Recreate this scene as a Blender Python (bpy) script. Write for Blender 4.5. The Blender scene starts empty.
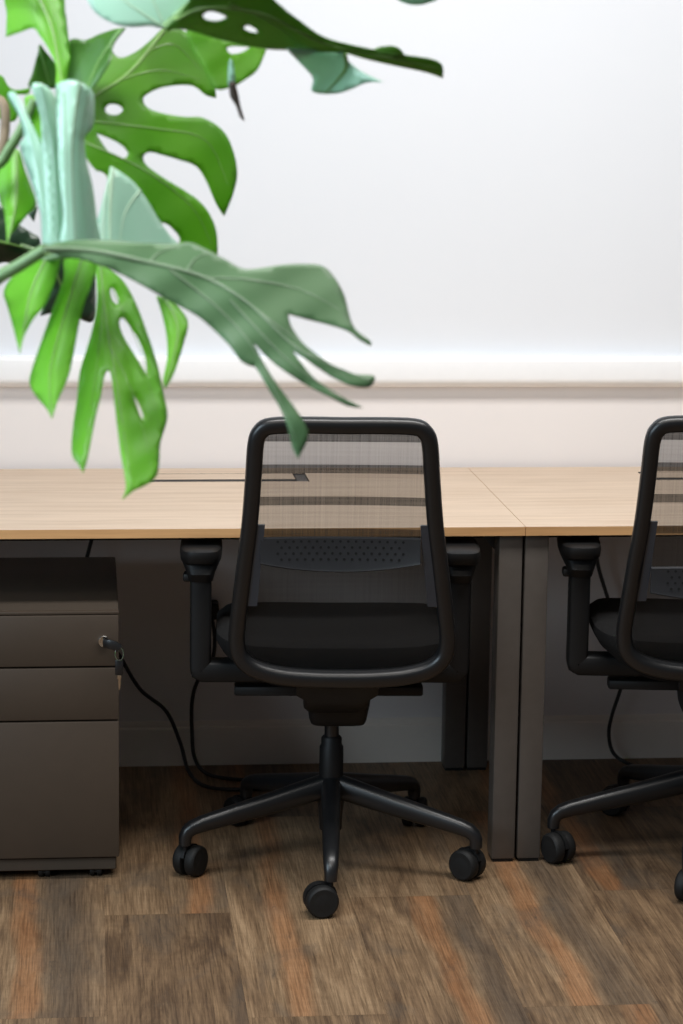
import bpy, bmesh, math, random
from mathutils import Vector, Matrix, noise
from mathutils.geometry import delaunay_2d_cdt, tessellate_polygon

random.seed(7)
PI = math.pi
C = bpy.context.scene.collection
V = Vector

# ------------------------------------------------------------------ camera
CAM = V((-0.9199, -5.7728, 1.6651))
YAW, PITCH, ROLL, FPX = 0.1063, 0.1768, 0.0134, 2426.2
FWD = V((math.sin(YAW) * math.cos(PITCH), math.cos(YAW) * math.cos(PITCH), -math.sin(PITCH)))
_r = V((math.cos(YAW), -math.sin(YAW), 0))
_u = _r.cross(FWD)
RGT = _r * math.cos(ROLL) + _u * math.sin(ROLL)
UPV = -_r * math.sin(ROLL) + _u * math.cos(ROLL)


def at(x, y, depth):
    """world point seen at photo pixel x, y, at this distance along the view axis"""
    return CAM + (FWD + RGT * ((x - 341.5) / FPX) - UPV * ((y - 512) / FPX)) * depth


# ------------------------------------------------------------------ materials
def new_mat(name):
    m = bpy.data.materials.new(name)
    m.use_nodes = True
    nt = m.node_tree
    return m, nt, nt.nodes['Principled BSDF']


def N(nt, kind, **kw):
    n = nt.nodes.new(kind)
    for k, v in kw.items():
        if hasattr(n, k):
            setattr(n, k, v)
        else:
            n.inputs[k.replace('_', ' ')].default_value = v
    return n


def math_node(nt, op, a, b=None, c=None, clamp=False):
    n = nt.nodes.new('ShaderNodeMath')
    n.operation = op
    n.use_clamp = clamp
    for i, s in enumerate((a, b, c)):
        if s is None:
            continue
        if isinstance(s, (int, float)):
            n.inputs[i].default_value = s
        else:
            nt.links.new(s, n.inputs[i])
    return n.outputs[0]


def ramp(nt, fac, stops):
    n = nt.nodes.new('ShaderNodeValToRGB')
    el = n.color_ramp.elements
    while len(el) < len(stops):
        el.new(0.5)
    for e, (p, c) in zip(el, stops):
        e.position = p
        e.color = (*c, 1) if len(c) == 3 else c
    nt.links.new(fac, n.inputs[0])
    return n.outputs[0]


def mix(nt, fac, a, b, mode='MIX'):
    n = nt.nodes.new('ShaderNodeMix')
    n.data_type = 'RGBA'
    n.blend_type = mode
    for sock, s in ((n.inputs[0], fac), (n.inputs[6], a), (n.inputs[7], b)):
        if isinstance(s, (int, float)):
            sock.default_value = s
        elif isinstance(s, tuple):
            sock.default_value = (*s, 1)
        else:
            nt.links.new(s, sock)
    return n.outputs[2]


def plain(name, col, rough=0.5, metal=0.0, spec=0.5, var=0.08, scale=40, bump=0.0, coat=0.0):
    """a painted / moulded / metal surface with slight procedural variation"""
    m, nt, b = new_mat(name)
    tc = N(nt, 'ShaderNodeTexCoord')
    nz = N(nt, 'ShaderNodeTexNoise', Scale=scale, Detail=4.0)
    nt.links.new(tc.outputs['Object'], nz.inputs['Vector'])
    lo = tuple(max(0, c * (1 - var)) for c in col)
    hi = tuple(min(1, c * (1 + var)) for c in col)
    nt.links.new(ramp(nt, nz.outputs['Fac'], [(0.3, lo), (0.7, hi)]), b.inputs['Base Color'])
    b.inputs['Roughness'].default_value = rough
    b.inputs['Metallic'].default_value = metal
    b.inputs['Specular IOR Level'].default_value = spec
    b.inputs['Coat Weight'].default_value = coat
    if bump:
        bp = N(nt, 'ShaderNodeBump', Strength=bump, Distance=0.001)
        nz2 = N(nt, 'ShaderNodeTexNoise', Scale=900.0, Detail=2.0)
        nt.links.new(tc.outputs['Object'], nz2.inputs['Vector'])
        nt.links.new(nz2.outputs['Fac'], bp.inputs['Height'])
        nt.links.new(bp.outputs[0], b.inputs['Normal'])
    return m


def wood_desk(name, base, dark, rough=0.45):
    """light oak laminate, grain running along X"""
    m, nt, b = new_mat(name)
    tc = N(nt, 'ShaderNodeTexCoord')
    mp = N(nt, 'ShaderNodeMapping')
    mp.inputs['Scale'].default_value = (1.6, 26, 26)
    nt.links.new(tc.outputs['Object'], mp.inputs[0])
    n1 = N(nt, 'ShaderNodeTexNoise', Scale=1.6, Detail=6.0, Roughness=0.62, Distortion=0.5)
    nt.links.new(mp.outputs[0], n1.inputs['Vector'])
    mp2 = N(nt, 'ShaderNodeMapping')
    mp2.inputs['Scale'].default_value = (0.8, 6, 6)
    nt.links.new(tc.outputs['Object'], mp2.inputs[0])
    n2 = N(nt, 'ShaderNodeTexNoise', Scale=1.5, Detail=3.0)
    nt.links.new(mp2.outputs[0], n2.inputs['Vector'])
    mp3 = N(nt, 'ShaderNodeMapping')
    mp3.inputs['Scale'].default_value = (6, 160, 160)
    nt.links.new(tc.outputs['Object'], mp3.inputs[0])
    n3 = N(nt, 'ShaderNodeTexNoise', Scale=1.5, Detail=3.0)
    nt.links.new(mp3.outputs[0], n3.inputs['Vector'])
    c = ramp(nt, n1.outputs['Fac'], [(0.30, dark), (0.52, base), (0.75, tuple(min(1, x * 1.12) for x in base))])
    c = mix(nt, math_node(nt, 'MULTIPLY', n2.outputs['Fac'], 0.35), c, tuple(x * 0.8 for x in base), 'MIX')
    c = mix(nt, 0.12, c, ramp(nt, n3.outputs['Fac'], [(0.35, (0.45, 0.4, 0.35)), (0.6, (1, 1, 1))]), 'MULTIPLY')
    nt.links.new(c, b.inputs['Base Color'])
    b.inputs['Roughness'].default_value = rough
    b.inputs['Specular IOR Level'].default_value = 0.35
    return m


def wood_floor():
    """rustic vinyl planks: grain along the plank, orange streaks and grey-brown bands"""
    m, nt, b = new_mat('rustic plank vinyl')
    uv = N(nt, 'ShaderNodeUVMap', uv_map='UVMap')
    sx = N(nt, 'ShaderNodeSeparateXYZ')
    nt.links.new(uv.outputs[0], sx.inputs[0])
    u, v = sx.outputs[0], sx.outputs[1]

    def attr(n):
        a = N(nt, 'ShaderNodeAttribute', attribute_name=n)
        return a.outputs['Fac']
    rnd, tone, streak, band = attr('rnd'), attr('tone'), attr('streak'), attr('band')

    def nz(su, sv, detail=5.0, rough=0.6, dist=0.0, off=0.0):
        cx = N(nt, 'ShaderNodeCombineXYZ')
        nt.links.new(math_node(nt, 'MULTIPLY', u, su), cx.inputs[0])
        nt.links.new(math_node(nt, 'MULTIPLY', v, sv), cx.inputs[1])
        nt.links.new(math_node(nt, 'MULTIPLY_ADD', rnd, 37.0, off), cx.inputs[2])
        n = N(nt, 'ShaderNodeTexNoise', Scale=1.0, Detail=detail, Roughness=rough, Distortion=dist)
        nt.links.new(cx.outputs[0], n.inputs['Vector'])
        return n.outputs['Fac']
    grain = nz(95, 4.0, 7, 0.70, 1.6)
    broad = nz(13, 2.2, 5, 0.62, 1.6, 5.0)
    fine = nz(300, 7.0, 4, 0.7, 0.3, 9.0)
    saw = nz(14, 95, 2, 0.5, 0.0, 13.0)
    k = math_node(nt, 'MULTIPLY_ADD', broad, 0.95, -0.36)
    k = math_node(nt, 'ADD', k, math_node(nt, 'MULTIPLY_ADD', grain, 0.55, 0.035))
    k = math_node(nt, 'ADD', k, math_node(nt, 'MULTIPLY_ADD', tone, 0.60, -0.165))
    col = ramp(nt, k, [(0.06, (0.068, 0.045, 0.030)), (0.30, (0.125, 0.079, 0.046)), (0.52, (0.235, 0.154, 0.088)),
                       (0.74, (0.34, 0.235, 0.14)), (0.98, (0.46, 0.32, 0.20))])
    # warp of streak lines along the plank
    wob = math_node(nt, 'MULTIPLY_ADD', nz(0.0, 2.4, 2, 0.5, 0, 21.0), 0.10, -0.05)
    wob = math_node(nt, 'ADD', wob, math_node(nt, 'MULTIPLY_ADD', nz(40, 4, 3, 0.6, 0, 3.0), 0.03, -0.015))
    du = math_node(nt, 'SUBTRACT', math_node(nt, 'ADD', u, wob), streak)
    s = math_node(nt, 'SUBTRACT', 1.0, math_node(nt, 'DIVIDE', math_node(nt, 'ABSOLUTE', du), 0.034), clamp=True)
    s = math_node(nt, 'SMOOTH_MIN', s, 1.0, 0.3)
    s = math_node(nt, 'MULTIPLY', s, math_node(nt, 'MULTIPLY_ADD', nz(20, 2, 3, 0.5, 0, 30.0), 1.7, -0.1, clamp=True))
    s = math_node(nt, 'MINIMUM', math_node(nt, 'MULTIPLY', s, 1.0), 0.47)
    col = mix(nt, s, col, (0.36, 0.155, 0.060))
    # dark weathered band on the right of the streak
    db = math_node(nt, 'DIVIDE', math_node(nt, 'SUBTRACT', du, 0.022), 0.035, clamp=True)
    db2 = math_node(nt, 'DIVIDE', math_node(nt, 'SUBTRACT', 0.15, du), 0.07, clamp=True)
    bb = math_node(nt, 'MULTIPLY', math_node(nt, 'MULTIPLY', db, db2), band)
    bb = math_node(nt, 'MULTIPLY', bb, math_node(nt, 'MULTIPLY_ADD', grain, 0.9, 0.25, clamp=True))
    col = mix(nt, bb, col, (0.085, 0.066, 0.050))
    col = mix(nt, 0.8, col, ramp(nt, fine, [(0.34, (0.38, 0.34, 0.30)), (0.60, (1.1, 1.06, 1.02))]), 'MULTIPLY')
    col = mix(nt, 0.14, col, ramp(nt, saw, [(0.35, (0.55, 0.5, 0.46)), (0.6, (1, 1, 1))]), 'MULTIPLY')
    # weathered flecks and short checks in the grain
    fleck = nz(85, 22, 4, 0.7, 0.8, 41.0)
    patch = nz(9, 3.5, 3, 0.55, 0.8, 47.0)
    fl = math_node(nt, 'MULTIPLY', ramp(nt, fleck, [(0.56, (0, 0, 0)), (0.70, (1, 1, 1))]), ramp(nt, patch, [(0.42, (0, 0, 0)), (0.66, (1, 1, 1))]))
    col = mix(nt, math_node(nt, 'MULTIPLY', fl, 0.75), col, (0.045, 0.033, 0.025))
    col = mix(nt, math_node(nt, 'MULTIPLY', ramp(nt, patch, [(0.50, (0, 0, 0)), (0.72, (1, 1, 1))]), 0.55), col, (0.10, 0.078, 0.058))
    nt.links.new(col, b.inputs['Base Color'])
    b.inputs['Roughness'].default_value = 0.52
    b.inputs['Specular IOR Level'].default_value = 0.3
    bp = N(nt, 'ShaderNodeBump', Strength=0.25, Distance=0.001)
    nt.links.new(math_node(nt, 'ADD', fine, grain), bp.inputs['Height'])
    nt.links.new(bp.outputs[0], b.inputs['Normal'])
    return m


def mesh_fabric():
    """woven see-through mesh: warp and weft threads with denser horizontal bands"""
    m, nt, b = new_mat('black woven mesh')
    tc = N(nt, 'ShaderNodeTexCoord')
    sp = N(nt, 'ShaderNodeSeparateXYZ')
    nt.links.new(tc.outputs['Object'], sp.inputs[0])
    x, z = sp.outputs[0], sp.outputs[2]
    band = None
    for zc, hw in ((0.980, 0.011), (0.913, 0.0090), (0.8465, 0.0090), (0.780, 0.0085)):
        d = math_node(nt, 'LESS_THAN', math_node(nt, 'ABSOLUTE', math_node(nt, 'SUBTRACT', z, zc)), hw)
        band = d if band is None else math_node(nt, 'MAXIMUM', band, d)
    # the threads are finer than the eye resolves here: cover = share of the cloth that is thread
    cover = math_node(nt, 'MULTIPLY_ADD', band, 0.30, 0.575)
    for sc_, am in (((420, 1, 4), 0.13), ((5, 1, 300), 0.08)):
        mq = N(nt, 'ShaderNodeMapping')
        mq.inputs['Scale'].default_value = sc_
        nt.links.new(tc.outputs['Object'], mq.inputs[0])
        nq = N(nt, 'ShaderNodeTexNoise', Scale=1.0, Detail=1.0)
        nt.links.new(mq.outputs[0], nq.inputs['Vector'])
        cover = math_node(nt, 'ADD', cover, math_node(nt, 'MULTIPLY_ADD', nq.outputs['Fac'], am, -am / 2))
    nzm = N(nt, 'ShaderNodeTexNoise', Scale=1.0, Detail=2.0)
    mp = N(nt, 'ShaderNodeMapping')
    mp.inputs['Scale'].default_value = (420, 1, 14)
    nt.links.new(tc.outputs['Object'], mp.inputs[0])
    nt.links.new(mp.outputs[0], nzm.inputs['Vector'])
    nt.links.new(ramp(nt, nzm.outputs['Fac'], [(0.3, (0.006, 0.0055, 0.005)), (0.7, (0.012, 0.011, 0.010))]), b.inputs['Base Color'])
    b.inputs['Roughness'].default_value = 0.6
    tl = N(nt, 'ShaderNodeBsdfTranslucent')
    tl.inputs[0].default_value = (0.035, 0.031, 0.027, 1)
    add = N(nt, 'ShaderNodeMixShader')
    add.inputs[0].default_value = 0.45
    nt.links.new(b.outputs[0], add.inputs[1])
    nt.links.new(tl.outputs[0], add.inputs[2])
    tr = N(nt, 'ShaderNodeBsdfTransparent')
    mx = N(nt, 'ShaderNodeMixShader')
    nt.links.new(cover, mx.inputs[0])
    nt.links.new(tr.outputs[0], mx.inputs[1])
    nt.links.new(add.outputs[0], mx.inputs[2])
    nt.links.new(mx.outputs[0], nt.nodes['Material Output'].inputs[0])
    return m


def leaf_mat(name, c1, c2, trans, tw=0.4, rough=0.36, spec=0.5, coat=0.0):
    m, nt, b = new_mat(name)
    tc = N(nt, 'ShaderNodeTexCoord')
    nz = N(nt, 'ShaderNodeTexNoise', Scale=9.0, Detail=4.0)
    nt.links.new(tc.outputs['Object'], nz.inputs['Vector'])
    nt.links.new(ramp(nt, nz.outputs['Fac'], [(0.3, c1), (0.7, c2)]), b.inputs['Base Color'])
    b.inputs['Roughness'].default_value = rough
    b.inputs['Specular IOR Level'].default_value = spec
    b.inputs['Coat Weight'].default_value = coat
    b.inputs['Coat Roughness'].default_value = 0.3
    tl = N(nt, 'ShaderNodeBsdfTranslucent')
    tl.inputs[0].default_value = (*trans, 1)
    mx = N(nt, 'ShaderNodeMixShader')
    mx.inputs[0].default_value = tw
    nt.links.new(b.outputs[0], mx.inputs[1])
    nt.links.new(tl.outputs[0], mx.inputs[2])
    nt.links.new(mx.outputs[0], nt.nodes['Material Output'].inputs[0])
    return m


M = {}
M['wall'] = plain('warm white wall paint', (0.83, 0.79, 0.775), 0.8, var=0.01, scale=3, bump=0.05)
M['wall_upper'] = plain('cool white upper wall', (0.80, 0.82, 0.855), 0.7, var=0.008, scale=2)  # cooler white than the wall below it
M['trim'] = plain('white gloss trim', (0.92, 0.92, 0.925), 0.4, var=0.01)
M['skirting'] = plain('off white skirting paint', (0.88, 0.81, 0.73), 0.5, var=0.01)
M['floor'] = wood_floor()
M['gap'] = plain('dark joint', (0.03, 0.02, 0.015), 0.9)
M['oak'] = wood_desk('light oak laminate', (0.66, 0.515, 0.385), (0.55, 0.40, 0.275))
M['oak_edge'] = wood_desk('oak edge band', (0.70, 0.40, 0.18), (0.56, 0.30, 0.13))
M['steel'] = plain('grey powder coated steel', (0.108, 0.094, 0.083), 0.45, 0.25, var=0.05)
M['steel_dark'] = plain('dark grey steel', (0.02, 0.019, 0.018), 0.5, 0.2)
M['taupe'] = plain('taupe painted steel', (0.060, 0.043, 0.030), 0.5, var=0.03, bump=0.05)
M['taupe_dark'] = plain('taupe painted steel carcass', (0.060, 0.046, 0.034), 0.5, var=0.03)
M['black'] = plain('matt black nylon', (0.0065, 0.0065, 0.0068), 0.52, 0.0, 0.32, var=0.1, bump=0.15)
M['black_satin'] = plain('satin black plastic', (0.0065, 0.007, 0.008), 0.36, 0.0, 0.6, var=0.1)
M['tyre'] = plain('black castor tread', (0.009, 0.009, 0.009), 0.6, 0.0, 0.3)
M['rim'] = plain('dark grey castor rim', (0.010, 0.010, 0.0102), 0.6, 0.0, 0.3)
M['lumbar'] = plain('charcoal lumbar plastic', (0.026, 0.027, 0.030), 0.36)
M['bracket'] = plain('daylit bracket plastic', (0.035, 0.040, 0.050), 0.34)  # bluish daylight painted into the black bracket plastic
M['hole'] = plain('hole shadow black', (0.004, 0.004, 0.004), 0.9)
M['seat'] = plain('black seat fabric', (0.008, 0.0076, 0.0076), 0.9, 0.0, 0.25, var=0.35, scale=160, bump=0.4)
M['mesh'] = mesh_fabric()
M['chrome'] = plain('chrome', (0.75, 0.73, 0.7), 0.18, 1.0, var=0.02)
M['brass'] = plain('nickel brass key', (0.62, 0.52, 0.40), 0.3, 1.0, var=0.05)
M['cable'] = plain('black cable sheath', (0.012, 0.012, 0.012), 0.45)
M['leaf_bright'] = leaf_mat('fresh green leaf', (0.165, 0.47, 0.04), (0.22, 0.55, 0.055), (0.38, 0.8, 0.06), 0.55)
M['leaf_mid'] = leaf_mat('mid green leaf', (0.075, 0.225, 0.018), (0.125, 0.31, 0.026), (0.33, 0.72, 0.045), 0.5, 0.5, 0.25)
M['leaf_deep'] = leaf_mat('deep green leaf', (0.07, 0.19, 0.035), (0.1, 0.24, 0.045), (0.2, 0.4, 0.05), 0.35)
M['leaf_grey'] = leaf_mat('dusty grey green leaf', (0.08, 0.175, 0.075), (0.11, 0.215, 0.10), (0.15, 0.28, 0.1), 0.2, 0.45, 0.3)  # muted grey-green base colour
M['leaf_pale'] = leaf_mat('pale leaf with painted sheen', (0.42, 0.68, 0.54), (0.5, 0.76, 0.62), (0.4, 0.7, 0.5), 0.35, 0.3, 0.7, 0.3)  # window sheen painted into a paler underside green
M['leaf_dark'] = leaf_mat('dark green leaf', (0.03, 0.07, 0.04), (0.06, 0.11, 0.065), (0.05, 0.12, 0.05), 0.2, 0.3)  # darkest of the leaf greens
M['vein'] = leaf_mat('light green vein', (0.20, 0.38, 0.10), (0.26, 0.44, 0.14), (0.3, 0.5, 0.12), 0.2)
M['vein_pale'] = leaf_mat('pale vein', (0.42, 0.60, 0.42), (0.48, 0.66, 0.48), (0.4, 0.6, 0.4), 0.2)
M['vein_grey'] = leaf_mat('grey green vein', (0.17, 0.27, 0.15), (0.21, 0.31, 0.19), (0.2, 0.3, 0.15), 0.15)
M['petiole'] = leaf_mat('green petiole', (0.15, 0.27, 0.10), (0.20, 0.33, 0.14), (0.2, 0.35, 0.12), 0.15)
M['bark'] = plain('brown stem bark', (0.20, 0.15, 0.10), 0.8, var=0.3, scale=60)
M['withered'] = plain('withered brown sheath', (0.06, 0.042, 0.03), 0.7, var=0.3)
M['pot'] = plain('white planter glaze', (0.7, 0.69, 0.67), 0.4)
M['soil'] = plain('potting soil', (0.04, 0.028, 0.02), 0.95, var=0.5, scale=120, bump=0.5)


# ------------------------------------------------------------------ mesh helpers
def link(name, bm, mats, parent=None, smooth=True, loc=None):
    me = bpy.data.meshes.new(name)
    bmesh.ops.recalc_face_normals(bm, faces=bm.faces)
    bm.to_mesh(me)
    bm.free()
    for m in (mats if isinstance(mats, (list, tuple)) else [mats]):
        me.materials.append(m)
    if smooth:
        for p in me.polygons:
            p.use_smooth = True
        try:
            me.set_sharp_from_angle(angle=math.radians(38))
        except Exception:
            pass
    o = bpy.data.objects.new(name, me)
    C.objects.link(o)
    if parent:
        o.parent = parent
    if loc:
        o.location = loc
    return o


def thing(name, label, cat, loc=(0, 0, 0), rotz=0, group=None):
    o = bpy.data.objects.new(name, None)
    C.objects.link(o)
    o.location = loc
    o.rotation_euler = (0, 0, rotz)
    o.empty_display_size = 0.05
    tag(o, label, cat, group)
    return o


def tag(o, label, cat, group=None):
    o['label'] = label
    o['category'] = cat
    if group:
        o['group'] = group
    return o


def struct(o):
    o['kind'] = 'structure'
    return o


def box(bm, x0, x1, y0, y1, z0, z1, bev=0.0, seg=2, mi=0):
    r = bmesh.ops.create_cube(bm, size=1.0)
    vs = r['verts']
    for v in vs:
        v.co = V(((x0 + x1) / 2 + v.co.x * (x1 - x0), (y0 + y1) / 2 + v.co.y * (y1 - y0), (z0 + z1) / 2 + v.co.z * (z1 - z0)))
    fs = set(f for v in vs for f in v.link_faces)
    if bev > 0:
        es = list(set(e for v in vs for e in v.link_edges))
        rr = bmesh.ops.bevel(bm, geom=es, offset=bev, segments=seg, affect='EDGES', profile=0.5)
        fs = set(rr['faces']) | set(f for f in fs if f.is_valid)
    for f in fs:
        if f.is_valid:
            f.material_index = mi
    return bm


def ring(center, ax, ay, w, h, n, e):
    out = []
    for i in range(n):
        t = 2 * PI * i / n
        c, s = math.cos(t), math.sin(t)
        out.append(center + ax * (w * math.copysign(abs(c) ** (2 / e), c)) + ay * (h * math.copysign(abs(s) ** (2 / e), s)))
    return out


def sweep(bm, path, size, n=12, e=2.0, closed=False, side=None, mi=0, cap=True):
    """tube along path; size = (half width, half height) or a list of them; side fixes the width axis"""
    P = [V(p) for p in path]
    k = len(P)
    if not isinstance(size, list):
        size = [size] * k
    size = [s if isinstance(s, tuple) else (s, s) for s in size]
    rings = []
    prev = None
    for i in range(k):
        if closed:
            t = P[(i + 1) % k] - P[i - 1]
        else:
            t = P[min(i + 1, k - 1)] - P[max(i - 1, 0)]
        t.normalize()
        if side is not None:
            ax = V(side)
        elif prev is None:
            ax = V((0, 0, 1)) if abs(t.z) < 0.9 else V((1, 0, 0))
        else:
            ax = prev
        ax = (ax - t * ax.dot(t)).normalized()
        prev = ax
        ay = t.cross(ax)
        rings.append([bm.verts.new(c) for c in ring(P[i], ax, ay, size[i][0], size[i][1], n, e)])
    m = k if closed else k - 1
    for i in range(m):
        a, b2 = rings[i], rings[(i + 1) % k]
        for j in range(n):
            f = bm.faces.new((a[j], a[(j + 1) % n], b2[(j + 1) % n], b2[j]))
            f.material_index = mi
    if cap and not closed:
        for r in (rings[0], rings[-1]):
            f = bm.faces.new(r)
            f.material_index = mi
    return bm


def lathe(bm, prof, origin=(0, 0, 0), axis='Z', n=28, mi=0):
    """prof: (radius, height) pairs; closed at zero radius by tiny caps"""
    o = V(origin)
    rings = []
    for r, h in prof:
        rg = []
        for i in range(n):
            t = 2 * PI * i / n
            c, s = r * math.cos(t), r * math.sin(t)
            p = {'Z': V((c, s, h)), 'Y': V((c, h, s)), 'X': V((h, c, s))}[axis]
            rg.append(bm.verts.new(o + p))
        rings.append(rg)
    for a, b2 in zip(rings, rings[1:]):
        for j in range(n):
            bm.faces.new((a[j], a[(j + 1) % n], b2[(j + 1) % n], b2[j])).material_index = mi
    bm.faces.new(rings[0]).material_index = mi
    bm.faces.new(rings[-1]).material_index = mi
    return bm


def catmull(P, n=6, closed=False):
    P = [V(p) for p in P]
    k = len(P)
    out = []
    for i in range(k if closed else k - 1):
        if closed:
            p0, p1, p2, p3 = P[i - 1], P[i], P[(i + 1) % k], P[(i + 2) % k]
        else:
            p0, p1, p2, p3 = P[max(i - 1, 0)], P[i], P[i + 1], P[min(i + 2, k - 1)]
        for j in range(n):
            t = j / n
            out.append(0.5 * ((2 * p1) + (p2 - p0) * t + (2 * p0 - 5 * p1 + 4 * p2 - p3) * t * t + (3 * p1 - p0 - 3 * p2 + p3) * t ** 3))
    if not closed:
        out.append(P[-1])
    return out


def copy_tree(o, parent=None):
    c = o.copy()
    C.objects.link(c)
    c.parent = parent
    for ch in list(o.children):
        if ch is not c:
            copy_tree(ch, c)
    return c


# ================================================================== SETTING
# floor: planks run away from the camera, half-bond; each plank carries its own tone
bm = bmesh.new()
uvl = bm.loops.layers.uv.new('UVMap')
lay = {k: bm.faces.layers.float.new(k) for k in ('rnd', 'tone', 'streak', 'band')}
W, L = 0.252, 1.20
known = {  # column, order from the wall -> tone, streak position in metres across, band
}
seams = {-1: -1.66, 0: -0.42, 1: -1.085, 2: -1.645, 3: -1.01, 4: -1.63, 5: -1.0, 6: -1.62}
look = {(0, 0): (0.42, 0.10, 1.0), (1, 1): (0.45, 0.19, 0.2), (1, 0): (0.16, 9, 0), (2, 1): (0.50, 0.11, 0.0), (2, 0): (0.3, 9, 0),
        (3, 1): (0.50, 9, 0), (3, 0): (0.34, 0.16, 0.9), (4, 1): (0.46, 0.105, 0.95), (4, 0): (0.36, 0.2, 0.6),
        (5, 1): (0.22, 0.05, 0.5), (5, 0): (0.26, 9, 0), (-1, 0): (0.4, 0.08, 0.6)}
X0 = -0.888
rng = random.Random(11)
for c in range(-12, 14):
    xa = X0 + (c - 1) * W
    s0 = seams.get(c, -0.3 - rng.random() * L)
    while s0 < 0.02:
        s0 += L
    y1 = s0
    while y1 > -7.2:
        ya, yb = y1 - L, min(y1, 0.02)
        if yb > ya:
            # order key: 1 = the plank whose far part lies under the desk, 0 = the one before it
            key = (c, 1 if abs(ya - seams.get(c, 99)) < 0.01 else (0 if abs(y1 - seams.get(c, 99)) < 0.01 else 7))
            tone, st, bd = look.get(key, (0.2 + 0.28 * rng.random(), rng.choice((9, 9, 0.06 + 0.14 * rng.random())), rng.random()))
            g = 0.00015
            vs = [bm.verts.new(p) for p in ((xa + g, ya + g, 0), (xa + W - g, ya + g, 0), (xa + W - g, yb - g, 0), (xa + g, yb - g, 0))]
            f = bm.faces.new(vs)
            for lp, (uu, vv) in zip(f.loops, ((0, ya), (W, ya), (W, yb), (0, yb))):
                lp[uvl].uv = (uu, vv)
            f[lay['rnd']] = rng.random()
            f[lay['tone']] = tone
            f[lay['streak']] = st
            f[lay['band']] = bd
        y1 -= L
box(bm, X0 - 13 * W, X0 + 13 * W, -7.2, 0.02, -0.03, -0.0012, mi=1)
struct(link('floor', bm, [M['floor'], M['gap']], smooth=False))

XL, XR = -3.6, 2.2
bm = bmesh.new()
box(bm, XL, XR, 0.0, 0.12, 0, 0.95, mi=0)
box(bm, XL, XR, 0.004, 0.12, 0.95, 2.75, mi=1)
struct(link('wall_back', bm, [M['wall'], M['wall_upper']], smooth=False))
# capping rail: white face with a rounded lower edge
prof = [(0.01, 1.008), (-0.030, 1.008), (-0.034, 1.005), (-0.036, 0.999), (-0.040, 0.960), (-0.039, 0.951), (-0.033, 0.944), (-0.022, 0.938), (-0.010, 0.935), (0.01, 0.934)]
bm = bmesh.new()
for xx in (XL, XR):
    bm.faces.new([bm.verts.new((xx, y, z)) for y, z in prof])
bm.verts.ensure_lookup_table()
k = len(prof)
for i in range(k):
    j = (i + 1) % k
    bm.faces.new((bm.verts[i], bm.verts[j], bm.verts[k + j], bm.verts[k + i]))
struct(link('trim_1', bm, M['trim']))
prof = [(0.004, 0), (-0.014, 0), (-0.014, 0.088), (-0.012, 0.093), (-0.006, 0.096), (-0.006, 0.106), (-0.003, 0.110), (0.004, 0.110)]
bm = bmesh.new()
for xx in (XL, XR):
    bm.faces.new([bm.verts.new((xx, y, z)) for y, z in prof])
bm.verts.ensure_lookup_table()
k = len(prof)
for i in range(k):
    j = (i + 1) % k
    bm.faces.new((bm.verts[i], bm.verts[j], bm.verts[k + j], bm.verts[k + i]))
struct(link('baseboard_back', bm, M['skirting']))

# ================================================================== DESKS
DF, DB, TOP, TH = -0.8136, -0.0205, 0.74, 0.019


def tabletop(parent, x0, x1, fx0, fx1):
    """oak top with the rectangular opening for the cable flap cut out of it"""
    fy0, fy1 = -0.217, -0.100
    bm = bmesh.new()
    xs, ys = [x0, fx0, fx1, x1], [DF, fy0, fy1, DB]
    g = {}
    for zi, z in enumerate((TOP - TH, TOP)):
        for i, x in enumerate(xs):
            for j, y in enumerate(ys):
                g[i, j, zi] = bm.verts.new((x, y, z))
    for i in range(3):
        for j in range(3):
            if (i, j) == (1, 1):
                continue
            for zi in (0, 1):
                bm.faces.new((g[i, j, zi], g[i + 1, j, zi], g[i + 1, j + 1, zi], g[i, j + 1, zi]))

    def wallq(a, b2, mi):
        bm.faces.new((g[(*a, 0)], g[(*b2, 0)], g[(*b2, 1)], g[(*a, 1)])).material_index = mi
    for i in range(3):
        wallq((i, 0), (i + 1, 0), 1)
        wallq((i, 3), (i + 1, 3), 1)
        wallq((0, i), (0, i + 1), 1)
        wallq((3, i), (3, i + 1), 1)
    for a, b2 in (((1, 1), (2, 1)), ((1, 2), (2, 2)), ((1, 1), (1, 2)), ((2, 1), (2, 2))):
        wallq(a, b2, 2)
    o = link('tabletop', bm, [M['oak'], M['oak_edge'], M['black']], parent, smooth=False)
    bm = bmesh.new()   # flap panel with plastic ends, black strip standing in for the front gap's shade
    box(bm, fx0 + 0.030, fx1 - 0.030, fy0 + 0.040, fy1 - 0.0015, TOP - 0.016, TOP - 0.0003, 0.001, 1)
    fl = link('cable_flap', bm, M['oak'], parent, smooth=False)
    for xa, xb in ((fx0 + 0.001, fx0 + 0.027), (fx1 - 0.027, fx1 - 0.001)):
        bm = bmesh.new()
        box(bm, xa, xb, fy0 + 0.001, fy1 - 0.001, TOP - 0.017, TOP - 0.002, 0.001, 1)
        h = link('flap_hinge', bm, M['black_satin'], fl, smooth=False)
    bm = bmesh.new()
    box(bm, fx0 + 0.0275, fx1 - 0.0275, fy0 + 0.001, fy0 + 0.0395, TOP - 0.017, TOP - 0.001)
    link('gap_shade_strip', bm, M['tyre'], fl, smooth=False)
    bm = bmesh.new()
    box(bm, fx0 + 0.001, fx1 - 0.001, fy0 - 0.004, fy1 + 0.004, TOP - TH - 0.075, TOP - TH - 0.0005)
    link('cable_tray', bm, M['steel_dark'], parent, smooth=False)
    return o


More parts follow.
